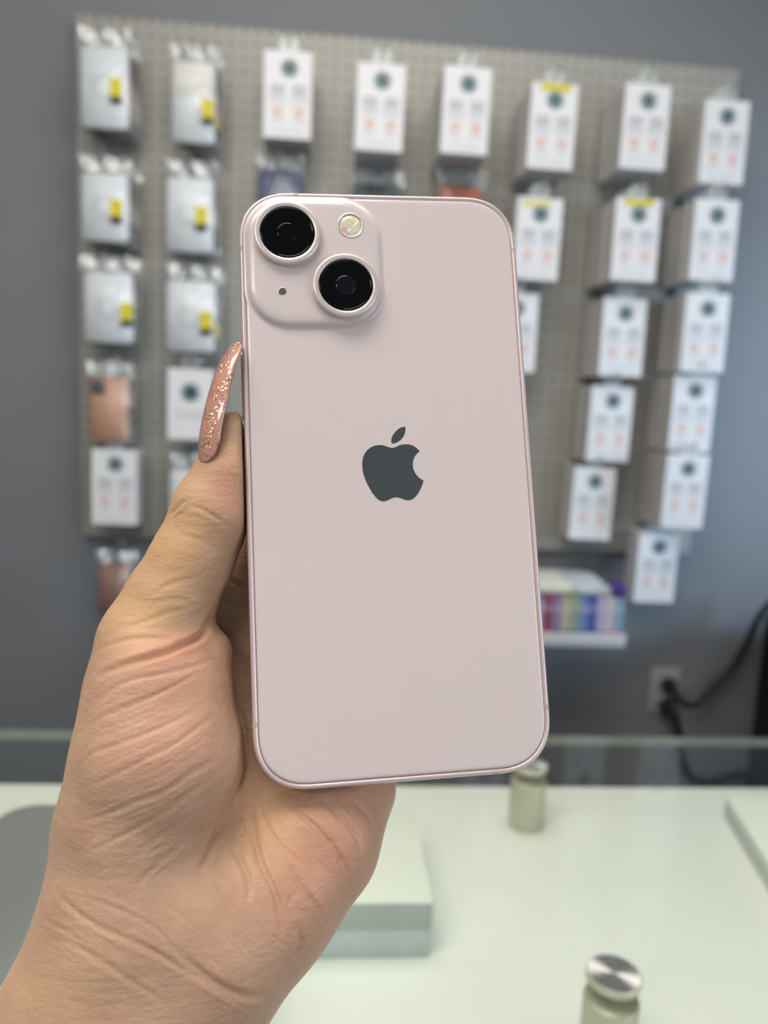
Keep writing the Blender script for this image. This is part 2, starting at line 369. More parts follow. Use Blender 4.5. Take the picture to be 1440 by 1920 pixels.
pouch(0, 3, (168, 706), (240, 831), 1.56, M['peach'], 'bagged peach-orange phone case with camera cutout', ring=False, patch=True, behind=(GR,))
pouch(1, 4, (318, 880), (402, 1010), 1.57, M['silver_case'], 'pale bagged phone case beside the thumb', ring=False, behind=(DG,))
pouch(0, 5, (183, 1060), (243, 1156), 1.57, M['dusty'], 'dusty pink bagged phone case', ring=False, behind=(BB,))
pouch(2, 1, (484, 318), (562, 470), 1.56, M['navy'], 'navy blue bagged phone case above the held phone', ring=False, behind=(DG,))
pouch(3, 1, (664, 345), (744, 480), 1.57, M['slate'], 'dark slate bagged phone case above the held phone', ring=False, behind=(DG,))
pouch(4, 1, (824, 346), (896, 490), 1.57, M['coral'], 'coral bagged phone case above the held phone', ring=False, behind=(DG,))

# ---- display shelf of small packets under the board
ty0, ty1, tz = 1.385, 1.62, 1.45-.452
tx0, tx1 = on_y(960, 1200, ty0)[0], on_y(1172, 1200, ty0)[0]
t = empty('display_shelf', (tx0, ty1, tz), 'narrow white wall shelf holding colourful packets, under the pegboard', 'shelf')
acr = mat('white acrylic', (214, 216, 222), .25)
MB().box((0, ty0-ty1, 0), (tx1-tx0, WY-ty1, .006)).build('shelf_board', acr, t, bevel=.001)
MB().box((0, ty0-ty1-.004, 0), (tx1-tx0, ty0-ty1, .026)).build('front_lip', acr, t, bevel=.001)
MB().box((0, WY-ty1-.004, .006), (tx1-tx0, WY-ty1, .09)).build('rear_panel', acr, t, bevel=.001)
PK = [('dark maroon', (80, 34, 40)), ('lavender', (178, 182, 216)), ('lavender blue', (166, 172, 214)), ('plum red', (150, 74, 100)), ('mauve', (150, 132, 170)), ('cream', (196, 190, 168)), ('sage green', (158, 172, 150)),
      ('sky blue', (120, 150, 204)), ('royal blue', (86, 98, 176)), ('pale violet', (190, 186, 220)), ('pinkish white', (214, 204, 214)), ('aqua blue', (140, 176, 204))]
xw = (tx1-tx0-.012)/len(PK)
FOOT = [(60, 60, 100), (60, 60, 100), (206, 70, 60), (206, 70, 60), (40, 46, 60), (40, 46, 60), (30, 50, 90), (30, 50, 100), (40, 56, 130), (50, 60, 140), (180, 80, 90), (190, 80, 90)]
for k, (nm, c) in enumerate(PK):
    p = empty('accessory_packet', (tx0+.006+xw*(k+.5), ty0+.004, tz+.0065), 'slim %s retail packet standing in the wall shelf under the pegboard' % nm, 'packet', 'coloured packets on the wall shelf')
    hh = .086+random.uniform(-.003, .003)
    mb = MB().box((-xw*.46, 0, 0), (xw*.46, .16, hh), 0); mb.box((-xw*.46, -.0006, .0), (xw*.46, 0, .022), 1)
    mb.add([(-xw*.46, -.0008, hh*.7), (xw*.46, -.0008, hh*.7), (xw*.46, -.0008, hh*.82), (-xw*.46, -.0008, hh*.82)], [(0, 1, 2, 3)], 2)
    mb.build('packet_body', [mat(nm+' packet card', c, .4), mat(nm+' packet foot', FOOT[k], .4), mat(nm+' packet print', tuple(int(v*.5+110) for v in c), .4)], p)
for k, (x0, x1, y0, y1, nm, c) in enumerate(((.02, .55, .02, .16, 'cream white', (226, 224, 208)), (.56, .88, .015, .15, 'bluish white', (206, 214, 222)))):
    p = empty('flat_carton', (tx0+(tx1-tx0)*x0, ty0+y0, tz+.0975), 'flat %s carton lying on top of the packets' % nm, 'carton', 'flat cartons on the packets')
    MB().box((0, 0, 0), ((tx1-tx0)*(x1-x0), y1-y0, .014)).build('carton_body', mat(nm+' carton', c, .45), p, bevel=.001)
pp = on_y(1174, 1118, 1.40)
p = empty('spare_pouch', (tx1-.03, ty0+.006, tz+.0975), 'small dark purple packet on top of the shelf packets, right end', 'packet')
MB().box((0, 0, 0), (.028, .05, .02)).build('packet_body', mat('purple foil', (74, 44, 130), .35), p, bevel=.003)

# ---- outlet with plug and cords
oc = on_y(1246, 1296, WY-.006)
t = empty('wall_outlet', (oc[0], WY-.006, oc[2]), 'grey double wall outlet plate low on the right of the wall', 'outlet')
MB().box((-.036, 0, -.057), (.036, .006, .057)).build('cover_plate', M['plate'], t, bevel=.003)
mb = MB()
for s in (-1, 1): mb.loft([[(x, y, z) for x, z in rrect(.017, .014, .012, 6, 0, s*.022)] for y in (0, -.0016)])
mb.build('socket_face', mat('outlet socket face', (150, 150, 148), .45), t)
def cable(dz, pts, ys, lab):
    o = np.array((oc[0]+.003, WY-.012, oc[2]+dz))
    t = empty('power_cable', tuple(o), lab, 'power cable', 'black power cables in the outlet')
    mb = MB(); mb.loft([[(x, y, z) for x, z in rrect(r_, r_*1.1, r_*.5, 4)] for y, r_ in ((0, .014), (-.018, .014), (-.03, .008))]); mb.build('plug', M['black'], t)
    MB().tube([(0, -.03, 0), (0, -.038, -.002), (.003, -.042, -.012)], .005, 8).build('strain_relief', M['black'], t)
    P = spline([np.array((.003, -.042, -.011))]+[on_y(a, b, yy)-o for (a, b), yy in zip(pts, ys)], 8)
    MB().tube(P, .0080, 10).build('cord', M['cord'], t)
cable(.020, [(1268, 1308), (1290, 1322), (1308, 1318), (1335, 1288), (1375, 1248), (1400, 1205), (1425, 1155), (1470, 1105)], [1.60, 1.60, 1.61, 1.62, 1.62, 1.61, 1.6, 1.58],
      'black power cable from the upper socket, rising to the right edge')
cable(-.032, [(1264, 1335), (1273, 1372), (1277, 1410), (1290, 1448), (1320, 1466), (1370, 1452), (1440, 1450), (1500, 1470)], [1.60]+[1.636]*7,
      'black power cable from the lower socket, hanging below the glass edge')
# ---- black cabinet at the right
bx = on_y(1405, 1400, 1.58)[0]; ctop = on_y(1440, 1172, 1.5)[2]
t = empty('black_cabinet', (bx, 1.44, 0), 'black glossy cabinet at the right edge of the frame', 'cabinet')
MB().box((0, 0, .04), (.5, .14, ctop)).build('cabinet_body', mat('black gloss panel', (8, 9, 11), .25), t, bevel=.004)
MB().box((.012, -.012, .06), (.488, 0, ctop-.02)).build('cabinet_door', mat('black gloss door', (9, 10, 13), .12), t, bevel=.003)
MB().box((.02, .02, 0), (.48, .15, .04)).build('plinth', M['black'], t)

# ------------------------------------------------------------------ counter
TZ = 1.45-.352; GT = 1.45-.302; GB = GT-.009; TY = .66
t = empty('counter', (0, .3, 0), 'white counter with smooth laminate top in the foreground', 'counter')
MB().box((-1.15, -.24, TZ-.04), (1.15, TY-.3, TZ)).build('counter_top', M['table'], t, bevel=.002)
MB().box((-1.12, -.2, .08), (1.12, TY-.34, TZ-.04)).build('counter_body', M['white_trim'], t, bevel=.002)
MB().box((-1.10, -.16, 0), (1.10, TY-.38, .08)).build('counter_plinth', M['black'], t)
# glass top on stand-offs
glass_top = clear('clear counter glass', (252, 254, 252), .02, .015, .45)
glass_low = clear('clear counter glass underside', (252, 254, 252), .02, 0, 0)
glass_edge = clear('frosted glass edge', (150, 168, 158), .25, .08, .7, .45, (150, 162, 152))
mb = MB(); x0, x1, y0, y1 = -1.14, 1.14, .07, .66
mb.add([(x0, y0, GT), (x1, y0, GT), (x1, y1, GT), (x0, y1, GT)], [(0, 1, 2, 3)], 0)
mb.add([(x0, y0, GB), (x1, y0, GB), (x1, y1, GB), (x0, y1, GB)], [(0, 3, 2, 1)], 2)
for a, b in (((x0, y0), (x1, y0)), ((x1, y0), (x1, y1)), ((x1, y1), (x0, y1)), ((x0, y1), (x0, y0))):
    mb.add([(a[0], a[1], GB), (b[0], b[1], GB), (b[0], b[1], GT), (a[0], a[1], GT)], [(0, 1, 2, 3)], 1)
g = mb.build('glass_shelf', [glass_top, glass_edge, glass_low]); tag(g, 'clear glass sheet raised above the white counter on metal standoffs', 'glass top')
chrome = mat('turned chrome', (228, 228, 222), .2, 1, aniso=.0)
N = chrome.node_tree.nodes; b = N['Principled BSDF']; tg = N.new('ShaderNodeTangent'); tg.direction_type = 'RADIAL'; tg.axis = 'Z'
chrome.node_tree.links.new(tg.outputs[0], b.inputs['Tangent']); b.inputs['Anisotropic'].default_value = .93; b.inputs['Roughness'].default_value = .34
for l_ in list(chrome.node_tree.links):
    if l_.to_socket == b.inputs['Normal']: chrome.node_tree.links.remove(l_)
satin = mat('satin cream metal', (196, 194, 174), .4, .3)
def standoff(x, y, lab):
    t = empty('glass_standoff', (x, y, TZ), lab, 'standoff', 'metal standoffs carrying the glass'); n = 48; h = GB-TZ
    def ring(r, z): return [(r*math.cos(2*math.pi*k/n), r*math.sin(2*math.pi*k/n), z) for k in range(n)]
    MB().loft([ring(.0142, 0), ring(.0148, .001), ring(.0148, h-.0015), ring(.0142, h-.0005)]).build('standoff_barrel', satin, t)
    c = MB(); z = GT-TZ+.0003
    c.loft([ring(.0142, z), ring(.0146, z+.0008), ring(.0146, z+.0036), ring(.0138, z+.0044)], 1, cap1=False)
    c.loft([ring(.0138, z+.0044), ring(.007, z+.0044), ring(.0004, z+.0043)], 0, cap0=False)
    c.build('standoff_cap', [chrome, satin], t)
b1 = on_z(985, 1545, TZ); standoff(b1[0], b1[1], 'metal glass standoff further back, just below the phone corner')
b2 = on_z(1151, 1826, GT+.004); standoff(b2[0], b2[1], 'metal glass standoff with polished cap nearest the camera')
standoff(-.75, b1[1], 'metal glass standoff at the left end of the counter')
# objects on the counter
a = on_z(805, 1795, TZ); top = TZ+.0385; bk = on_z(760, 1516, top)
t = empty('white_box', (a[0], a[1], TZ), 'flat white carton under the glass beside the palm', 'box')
MB().box((-.15, 0, .0005), (0, bk[1]-a[1], .020)).build('box_base', mat('shaded white card', (182, 194, 196), .5), t, bevel=.0008)  # white carton base, shade of its front mixed into the colour
MB().box((-.1505, -.0004, .0205), (.0004, bk[1]-a[1]+.0004, .0380)).box((-.1505, -.0004, .0380), (.0004, bk[1]-a[1]+.0004, .0385), 1).build('box_lid', [mat('shaded lid side card', (166, 176, 174), .5), mat('white lid card', (222, 225, 217), .5)], t, bevel=.0008)  # white lid; shade on its sides is painted in as grey
a = on_z(1357, 1530, TZ)
t = empty('leaflet_box', (a[0], a[1]+.0, TZ), 'low white box at the right end of the counter, cut by the frame', 'box')
t.rotation_euler = (0, 0, math.radians(-11))
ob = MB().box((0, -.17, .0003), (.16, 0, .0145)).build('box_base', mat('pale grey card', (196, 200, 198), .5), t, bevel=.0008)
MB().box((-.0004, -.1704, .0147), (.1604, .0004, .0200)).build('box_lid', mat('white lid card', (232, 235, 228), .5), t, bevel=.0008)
# silver tablet on the glass
a = on_z(60, 1508, GT+.006)
t = empty('tablet', (-.215+.088, a[1]-.122, GT+.0005), 'flat silver tablet with rounded corners lying behind the wrist at left', 'tablet')
alu = mat('brushed aluminium', (184, 192, 187), .5, .8)
mb = MB(); mb.loft([[(x, y, z) for x, y in rrect(.088-i, .122-i, .024-i, 10)] for i, z in ((.0015, 0), (0, .0015), (0, .0045), (.0012, .006))]); mb.build('tablet_body', alu, t)

# ------------------------------------------------------------------ held smartphone
PR = np.array([[0.98999764, 0.04914018, -0.13224947], [-0.03252199, 0.99162296, 0.12500492], [0.13728437, -0.11945356, 0.98330252]])
PT = np.array([1.93907, -8.30432, 169.7033])
BAS = np.array([rt, -up, fw]).T                                  # camera frame (right, down, forward) -> world
def frame_matrix(R3, t_mm, scale=.001):
    W3 = BAS @ R3; o = CAM + BAS @ (np.array(t_mm)*.001)
    return Matrix([[*(W3[i]*scale), o[i]] for i in range(3)] + [[0, 0, 0, 1]])
def to_plane(x, y, wz=0):                                        # pixel -> coordinates on the phone's back (mm)
    d = np.array([(x-720)/F, (y-960)/F, 1.0]); n = PR[:, 2]; c = PT + n*wz; tt = (n @ c)/(n @ d)
    return (PR.T @ (d*tt-c))[:2]
HW, HH, TH = 32.1, 65.75, 7.65
def outline(inset, wz, r=10.6, n=14):
    # superelliptic corners (exponent 2.35) like the real casing
    out = []
    for (sx, sy, a0) in ((1, 1, 0), (-1, 1, 90), (-1, -1, 180), (1, -1, 270)):
        for k in range(n+1):
            t = math.radians(a0+90*k/n); c, s_ = math.cos(t), math.sin(t); R = r*1.12; e = 2/2.3
            out.append((sx*(HW-R)+math.copysign(abs(c)**e, c)*(R-inset), sy*(HH-R)+math.copysign(abs(s_)**e, s_)*(R-inset), wz))
    return [tuple(.001*q for q in p) for p in out]
pink_alu = mat('pink anodised aluminium', (226, 206, 206), .34, .45, bump=(4000, .02))
pink_glass = mat('pale pink back glass', (221, 207, 207), .3, spec=.4, coat=.6, coat_r=.015, bump=(10, .0))
bump_glass = mat('pale pink camera plateau', (219, 205, 204), .30, coat=.6, coat_r=.12, bump=(10, .0))
ring_m = mat('pink lens ring', (236, 222, 218), .28, .55)
lens_m = mat('black lens glass', (3, 3, 5), .03, spec=.25, bump=(10, 0)); lens2_m = mat('inner lens glass', (6, 9, 24), .04, spec=.4, bump=(10, 0))
phone = empty('smartphone', frame_matrix(PR, PT, 1.0), 'pale pink smartphone held in the hand, back with two cameras and dark logo', 'phone')
PROF = [(1.25, .55), (1.0, .22), (.62, .12), (.3, .3), (.06, .8), (0, 1.3), (0, 6.4), (.06, 6.9), (.45, 7.4), (.9, 7.55)]
fr_o = MB().loft([outline(i, wz) for i, wz in PROF], cap0=False, cap1=False).build('frame', pink_alu, phone)
sh = mat('dark seam', (150, 128, 130), .6)
MB().loft([outline(1.2, .56), outline(1.45, .50)], cap0=False, cap1=False).build('seam_gasket', sh, fr_o)
MB().loft([outline(1.35, .75), outline(1.35, .3), outline(1.42, .16), outline(1.6, .06), outline(1.95, .012), outline(2.6, 0)], cap0=False).build('back_glass', pink_glass, phone)
MB().loft([outline(.9, 7.5), outline(1.0, 7.62), outline(1.4, 7.65)], cap0=False).build('front_screen', mat('black screen glass', (5, 5, 7), .05, coat=1), phone)
band_m = mat('antenna line plastic', (190, 178, 172), .5)
def band(side, at_):
    mb = MB(); o = -.035; pr = [(i+o, wz+(-.03 if wz < .5 else 0)) for i, wz in PROF]; hw = .55; vs = []
    for s_ in (-hw, hw):
        for i, wz in pr:
            if side == 'L': p = (-HW+i, at_+s_, wz)
            elif side == 'R': p = (HW-i, at_+s_, wz)
            elif side == 'T': p = (at_+s_, -HH+i, wz)
            else: p = (at_+s_, HH-i, wz)
            vs.append(tuple(.001*q for q in p))
    n = len(pr); mb.add(vs, [(k, k+1, n+k+1, n+k) for k in range(n-1)]); mb.build('antenna_band', band_m, fr_o)
band('L', to_plane(452, 464)[1]); band('L', to_plane(476, 1360)[1]); band('R', to_plane(966, 468)[1]); band('R', to_plane(1030, 1326)[1])
band('T', to_plane(555, 361)[0]); band('B', to_plane(930, 1453)[0])
# buttons
v0, v1 = to_plane(452, 650)[1], to_plane(455, 780)[1]
def button(name, sgn, a, b, pr=.35):
    mb = MB(); q = rrect((b-a)/2, 1.35, 1.3, 6, (a+b)/2, 3.8)
    mb.loft([[(sgn*(HW-.3)*.001, v*.001, wz*.001) for v, wz in q], [(sgn*(HW+pr-.1)*.001, v*.001, wz*.001) for v, wz in q],
             [(sgn*(HW+pr)*.001, v*.001, wz*.001) for v, wz in rrect((b-a)/2-.15, 1.2, 1.15, 6, (a+b)/2, 3.8)]])
    mb.build(name, pink_alu, phone)
button('side_button', -1, v0, v1); button('volume_button', 1, -31, -21); button('volume_button', 1, -18, -8); button('mute_switch', 1, -41, -36)
# camera plateau
CU, CV = -15.25, -48.75
mb = MB(); rings = []
for i, wz in ((-.5, .02), (-.15, -.03), (.05, -.12), (.28, -.36), (.55, -.72), (.9, -1.02), (1.4, -1.22), (2.1, -1.33), (3.0, -1.37)):
    rings.append([(.001*x, .001*y, .001*wz) for x, y in rrect(15.35-i, 15.35-i, 9.2-i*.6, 16, CU, CV)])
plat = mb.loft(rings, cap0=False).build('camera_plateau', bump_glass, phone)
def circ(u, v, r, wz, n=64): return [(.001*(u+r*math.cos(2*math.pi*k/n)), .001*(v+r*math.sin(2*math.pi*k/n)), .001*wz) for k in range(n)]
for (u, v, ri) in ((-21.25, -54.6, 0), (-8.75, -42.45, 1)):
    L = MB().loft([circ(u, v, 7.3, -1.2), circ(u, v, 7.3, -2.75), circ(u, v, 7.23, -2.88), circ(u, v, 7.1, -2.94), circ(u, v, 6.2, -2.94), circ(u, v, 6.08, -2.86), circ(u, v, 6.05, -2.5)], cap0=False, cap1=False).build('camera_lens', ring_m, phone)
    MB().loft([circ(u, v, 6.06, -2.55), circ(u, v, 5.95, -2.72), circ(u, v, 5.6, -2.76), circ(u, v, 5.5, -2.68), circ(u, v, 5.46, -2.68), circ(u, v, 5.4, -2.68), circ(u, v, 2.3, -2.68), circ(u, v, 2.2, -2.68)], cap0=False).build('lens_glass', lens_m, L)
    dome = [circ(u, v, 2.25*math.cos(a), -2.66-.16*math.sin(a), 40) for a in np.linspace(0, 1.5, 8)]
    MB().loft(dome, cap0=False).build('inner_lens', lens2_m if ri else lens_m, L)
fl_u, fl_v = -7.0, -57.15
FLm = mat('flash lens', (214, 206, 176), .25, coat=1, bump=(900, .5))
N = FLm.node_tree.nodes; vo = N.new('ShaderNodeTexVoronoi'); vo.inputs['Scale'].default_value = 520; cr = N.new('ShaderNodeValToRGB')
cr.color_ramp.elements[0].color = lin((236, 222, 150)); cr.color_ramp.elements[1].color = lin((226, 176, 170)); e = cr.color_ramp.elements.new(.5); e.color = lin((226, 226, 214))
tcf = N.new('ShaderNodeTexCoord'); FLm.node_tree.links.new(tcf.outputs['Object'], vo.inputs['Vector'])
FLm.node_tree.links.new(vo.outputs['Color'], cr.inputs[0]); FLm.node_tree.links.new(cr.outputs[0], N['Principled BSDF'].inputs['Base Color'])
fl = MB().loft([circ(fl_u, fl_v, 3.05, -1.28), circ(fl_u, fl_v, 3.0, -1.48), circ(fl_u, fl_v, 2.85, -1.54), circ(fl_u, fl_v, 2.55, -1.52), circ(fl_u, fl_v, 2.5, -1.2)], cap0=False, cap1=False).build('flash_ring', ring_m, phone)
MB().loft([circ(fl_u, fl_v, 2.52, -1.25), circ(fl_u, fl_v, 2.42, -1.36), circ(fl_u, fl_v, 1.6, -1.42), circ(fl_u, fl_v, .6, -1.44)], cap0=False).build('flash_lens', FLm, fl)
MB().loft([circ(fl_u, fl_v, 2.53, -1.36), circ(fl_u, fl_v, 2.40, -1.375)], cap0=False, cap1=False).build('flash_seal', mat('grey flash seal', (96, 96, 92), .5), fl)
mc = MB().loft([circ(-22.75, -41.35, 1.02, -1.3), circ(-22.75, -41.35, 1.0, -1.42), circ(-22.75, -41.35, .86, -1.42), circ(-22.75, -41.35, .84, -1.25)], cap0=False, cap1=False).build('microphone_ring', ring_m, phone)
MB().loft([circ(-22.75, -41.35, .85, -1.38), circ(-22.75, -41.35, .1, -1.38)], cap0=False).build('microphone_mesh', mat('microphone mesh', (112, 112, 108), .6, bump=(9000, .8)), mc)
# logo
BODY = [(685,540),(740,522),(800,492),(860,479),(920,475),(980,483),(1040,505),(1090,540),(1125,572),(1142,597),(1100,630),(1060,680),(1035,745),(1025,815),(1035,890),(1065,960),(1110,1020),(1158,1062),(1207,1085),(1192,1150),(1155,1240),(1105,1325),(1050,1385),(1000,1415),(950,1425),(900,1418),(850,1398),(800,1380),(740,1372),(680,1385),(620,1415),(570,1437),(520,1443),(470,1430),(420,1393),(350,1310),(290,1210),(235,1100),(195,990),(175,890),(172,790),(185,700),(215,630),(260,572),(320,525),(380,501),(440,490),(500,490),(560,504),(620,528)]
LEAF = [(897,178),(903,230),(893,290),(865,350),(820,405),(770,440),(715,463),(672,465),(662,430),(668,375),(690,320),(730,268),(780,220),(840,188)]
logo_m = mat('mirror grey logo', (120, 126, 128), .16, .9, bump=(10, 0))
mb = MB()
for P_l in (BODY, LEAF):
    q = [to_plane(660+x/9, 780+y/9, -.03) for x, y in P_l]
    bm = bmesh.new(); vv = [bm.verts.new((a*.001, b*.001, -.00003)) for a, b in q]; f = bm.faces.new(vv)
    bmesh.ops.triangulate(bm, faces=[f]); bm.verts.index_update()
    mb.add([v.co[:] for v in bm.verts], [[v.index for v in f.verts] for f in bm.faces]); 
    mb.loft([[(a*.001, b*.001, -.00003) for a, b in q], [(a*.001, b*.001, .00002) for a, b in q]], cap0=False, cap1=False, smooth=False); bm.free()
lg = mb.build('logo', logo_m, phone)
# ------------------------------------------------------------------ the hand holding it (all lengths here in mm, camera frame)
def zplane(x, y):
    d = np.array([(x-720)/F, (y-960)/F, 1.0]); n = PR[:, 2]; return (n @ PT)/(n @ d)
def J(x, y, dz, r):
    z = zplane(x, y)+dz; return np.array([(x-720)/F*z, (y-960)/F*z, z, r])
def JP(u, v, wz, r): return np.array([*(PR @ np.array([u, v, wz])+PT), r])
VOX = 0.9
lo = np.array([-150., -24., 108.]); hi = np.array([48., 215., 204.])
dims = np.ceil((hi-lo)/VOX).astype(int)+1
gx, gy, gz = [(lo[i]+VOX*np.arange(dims[i])).astype(np.float32) for i in range(3)]
def chain(joints, k=3.0, field=None):
    f = np.full(tuple(dims), 60.0, np.float32) if field is None else field
    for a, b in zip(joints[:-1], joints[1:]):
        m = max(a[3], b[3])+12
        sl = []
        for i in range(3):
            l = min(a[i], b[i])-m; h = max(a[i], b[i])+m
            sl.append(slice(max(0, int((l-lo[i])/VOX)), max(1, min(dims[i], int((h-lo[i])/VOX)+2))))
        X, Y, Z = gx[sl[0]][:, None, None], gy[sl[1]][None, :, None], gz[sl[2]][None, None, :]
        ab = (b-a)[:3]; L2 = float(ab @ ab)
        t = np.clip(((X-a[0])*ab[0]+(Y-a[1])*ab[1]+(Z-a[2])*ab[2])/L2, 0, 1)
        d = np.sqrt((X-a[0]-t*ab[0])**2+(Y-a[1]-t*ab[1])**2+(Z-a[2]-t*ab[2])**2)-(a[3]+t*(b[3]-a[3]))
        sub = f[tuple(sl)]; h = np.clip(.5+.5*(sub-d)/k, 0, 1); f[tuple(sl)] = sub*(1-h)+d*h-k*h*(1-h)
    return f
def smin(a, b, k):
    h = np.clip(.5+.5*(a-b)/k, 0, 1); return a*(1-h)+b*h-k*h*(1-h)
TH_J = [J(440, 826, 5, 6.5), J(431, 893, 5, 7.7), J(402, 955, 5.5, 8.9), J(362, 1045, 6.5, 8.7), J(318, 1130, 8, 9.8), J(292, 1210, 9, 12.0)]
TN_J = [J(292, 1210, 9, 12.0), J(297, 1300, 7, 15.0), J(297, 1415, 5, 17.0), J(262, 1555, 8, 16.8), J(246, 1690, 7, 15.8)]
W_R = [J(246, 1690, 7, 15.8), J(166, 1900, 8, 16.6), J(-20, 2250, 10, 19), J(-90, 2450, 12, 22)]
W_U = [J(414, 1762, 8, 14.6), J(360, 1850, 8, 15.2), J(240, 2200, 10, 19), J(160, 2420, 12, 22)]
W_M = [J(340, 1730, 6, 15.0), J(260, 1880, 7, 16.0), J(110, 2230, 10, 19)]
HY = [J(650, 1370, 25, 11.5), J(628, 1470, 21, 13.5), J(582, 1572, 15.5, 15.0), J(508, 1674, 11, 15.0), J(414, 1762, 8, 14.6)]
thumb = chain(TH_J, 2.0); thumb = chain([J(330, 1268, 7, 11), J(383, 1226, 9, 6.2)], 2, thumb); thumb = chain(TN_J, 3.0, thumb)
arm = chain(W_R, 6); arm = chain(W_U, 6, arm); arm = chain(W_M, 6, arm)
palm = chain(HY, 4)
mcp = [J(503, 1085, 27, 11.0), J(560, 1180, 27, 10.8), J(612, 1265, 28, 10.6), J(650, 1350, 27, 10.0)]
car = [J(330, 1640, 17, 12), J(380, 1650, 16, 12.5), J(440, 1650, 14.5, 13), J(500, 1640, 14, 13)]
for a, b in zip(mcp, car): palm = chain([a, (a+b)/2+np.array([0, 0, 4.0 if a is mcp[0] else 2.0, -.5]), b], 5, palm)
palm = chain([J(345, 1120, 17, 8), J(420, 1110, 25, 8.0), mcp[0]], 4, palm)
palm = chain([J(425, 1130, 26, 8), J(405, 1300, 29, 10), J(380, 1450, 24, 10)], 5, palm)                      # web towards the index finger
palm = chain([J(330, 1450, 22, 10), J(480, 1490, 21.5, 11)], 5, palm)
body = smin(palm, arm, 9.0)
body = smin(body, thumb, np.interp(gy, [58, 84], [1.0, 9.0]).astype(np.float32)[None, :, None])
FN = [[JP(-20, -2, 19.5, 9.0), JP(2, -20, 18.5, 8.0), JP(12, -36, 15.0, 6.9)],
      [JP(6, 12, 20.5, 9.2), JP(19, -6, 19, 8.2), JP(26, -19, 15.2, 7.0)],
      [JP(12, 28, 21, 8.8), JP(24, 12, 19.5, 7.9), JP(29, 0, 15.0, 6.8)],
      [JP(14, 43, 21, 7.8), JP(24, 31, 19, 7.0), JP(29, 21, 14.5, 6.2)]]
for m0, f_ in zip(mcp, FN):
    fg = chain([m0]+f_, 1.0); body = smin(body, fg, 1.6)
# the phone presses into the skin: carve its outline
X, Y, Z = gx[:, None, None]-PT[0], gy[None, :, None]-PT[1], gz[None, None, :]-PT[2]
U = (PR[0, 0]*X+PR[1, 0]*Y+PR[2, 0]*Z).astype(np.float32); V = (PR[0, 1]*X+PR[1, 1]*Y+PR[2, 1]*Z).astype(np.float32); Wd = (PR[0, 2]*X+PR[1, 2]*Y+PR[2, 2]*Z).astype(np.float32)
RR = 11.0; qx = np.abs(U)-(HW-RR); qy = np.abs(V)-(HH-RR)
d2 = np.sqrt(np.maximum(qx, 0)**2+np.maximum(qy, 0)**2)+np.minimum(np.maximum(qx, qy), 0)-RR
pd = np.maximum(np.maximum(d2, Wd-TH), -16-Wd)-.45
body = -smin(-body, pd, 1.2)
del X, Y, Z, U, V, Wd, qx, qy, d2, pd
def surface_nets(f):
    nx, ny, nz = f.shape; ins = f < 0
    c = [(i, j, k) for i in (0, 1) for j in (0, 1) for k in (0, 1)]
    cnt = sum(ins[i:nx-1+i, j:ny-1+j, k:nz-1+k].astype(np.int8) for i, j, k in c)
    act = (cnt > 0) & (cnt < 8); idx = np.full(act.shape, -1, np.int64); I = np.argwhere(act); idx[act] = np.arange(len(I))
    acc = np.zeros((len(I), 3)); n = np.zeros(len(I))
    vals = {q: f[I[:, 0]+q[0], I[:, 1]+q[1], I[:, 2]+q[2]] for q in c}
    for q in c:
        for ax in range(3):
            if q[ax] == 0:
                p = list(q); p[ax] = 1; p = tuple(p); a, b = vals[q], vals[p]; m = (a < 0) != (b < 0)
                t = np.where(m, a/np.where(m, a-b, 1), 0); pt = np.tile(np.array(q, float), (len(I), 1)); pt[:, ax] += t
                acc[m] += pt[m]; n[m] += 1
    V_ = (I+acc/n[:, None])*VOX+lo; Q = []
    for ax in range(3):
        a1, a2 = (ax+1) % 3, (ax+2) % 3
        s0 = [slice(1, d-1) for d in f.shape]; s1 = list(s0); s0[ax] = slice(0, f.shape[ax]-1); s1[ax] = slice(1, f.shape[ax])
        A, B = ins[tuple(s0)], ins[tuple(s1)]; E_ = np.argwhere(A != B); sg = A[tuple(E_.T)]
        off = np.array([1, 1, 1]); off[ax] = 0; E_ = E_+off
        def cell(o1, o2):
            q = E_.copy(); q[:, a1] -= o1; q[:, a2] -= o2; return idx[tuple(q.T)]
        qd = np.stack([cell(0, 0), cell(1, 0), cell(1, 1), cell(0, 1)], 1); qd[~sg] = qd[~sg][:, ::-1]; Q.append(qd)
    Q = np.concatenate(Q); Q = Q[(Q >= 0).all(1)]; return V_, Q
HV, HQ = surface_nets(body)
del body, thumb, arm, palm
# keep the largest connected surface, relax it, then refine
me = bpy.data.meshes.new('hand_base'); me.from_pydata(HV.tolist(), [], HQ.tolist())
tmp = bpy.data.objects.new('hand_base', me); COL.objects.link(tmp)
sm = tmp.modifiers.new('s', 'SMOOTH'); sm.factor = .5; sm.iterations = 5
sd = tmp.modifiers.new('d', 'SUBSURF'); sd.levels = 1; sd.render_levels = 1
dg = bpy.context.evaluated_depsgraph_get(); ev = tmp.evaluated_get(dg); em = ev.to_mesh()
nv = len(em.vertices); co = np.empty(nv*3, np.float32); em.vertices.foreach_get('co', co); co = co.reshape(-1, 3).astype(float)
no = np.empty(nv*3, np.float32); em.vertices.foreach_get('normal', no); no = no.reshape(-1, 3).astype(float)
quads = np.empty(len(em.loops), np.int32); em.loops.foreach_get('vertex_index', quads); quads = quads.reshape(-1, 4)
ev.to_mesh_clear(); bpy.data.objects.remove(tmp); bpy.data.meshes.remove(me)
vdir = co/np.linalg.norm(co, axis=1)[:, None]; facing = -(no*vdir).sum(1)
PXY = np.stack([720+F*co[:, 0]/co[:, 2], 960+F*co[:, 1]/co[:, 2]], 1)
CR = []                                                       # skin folds: (points, half width px, depth mm)
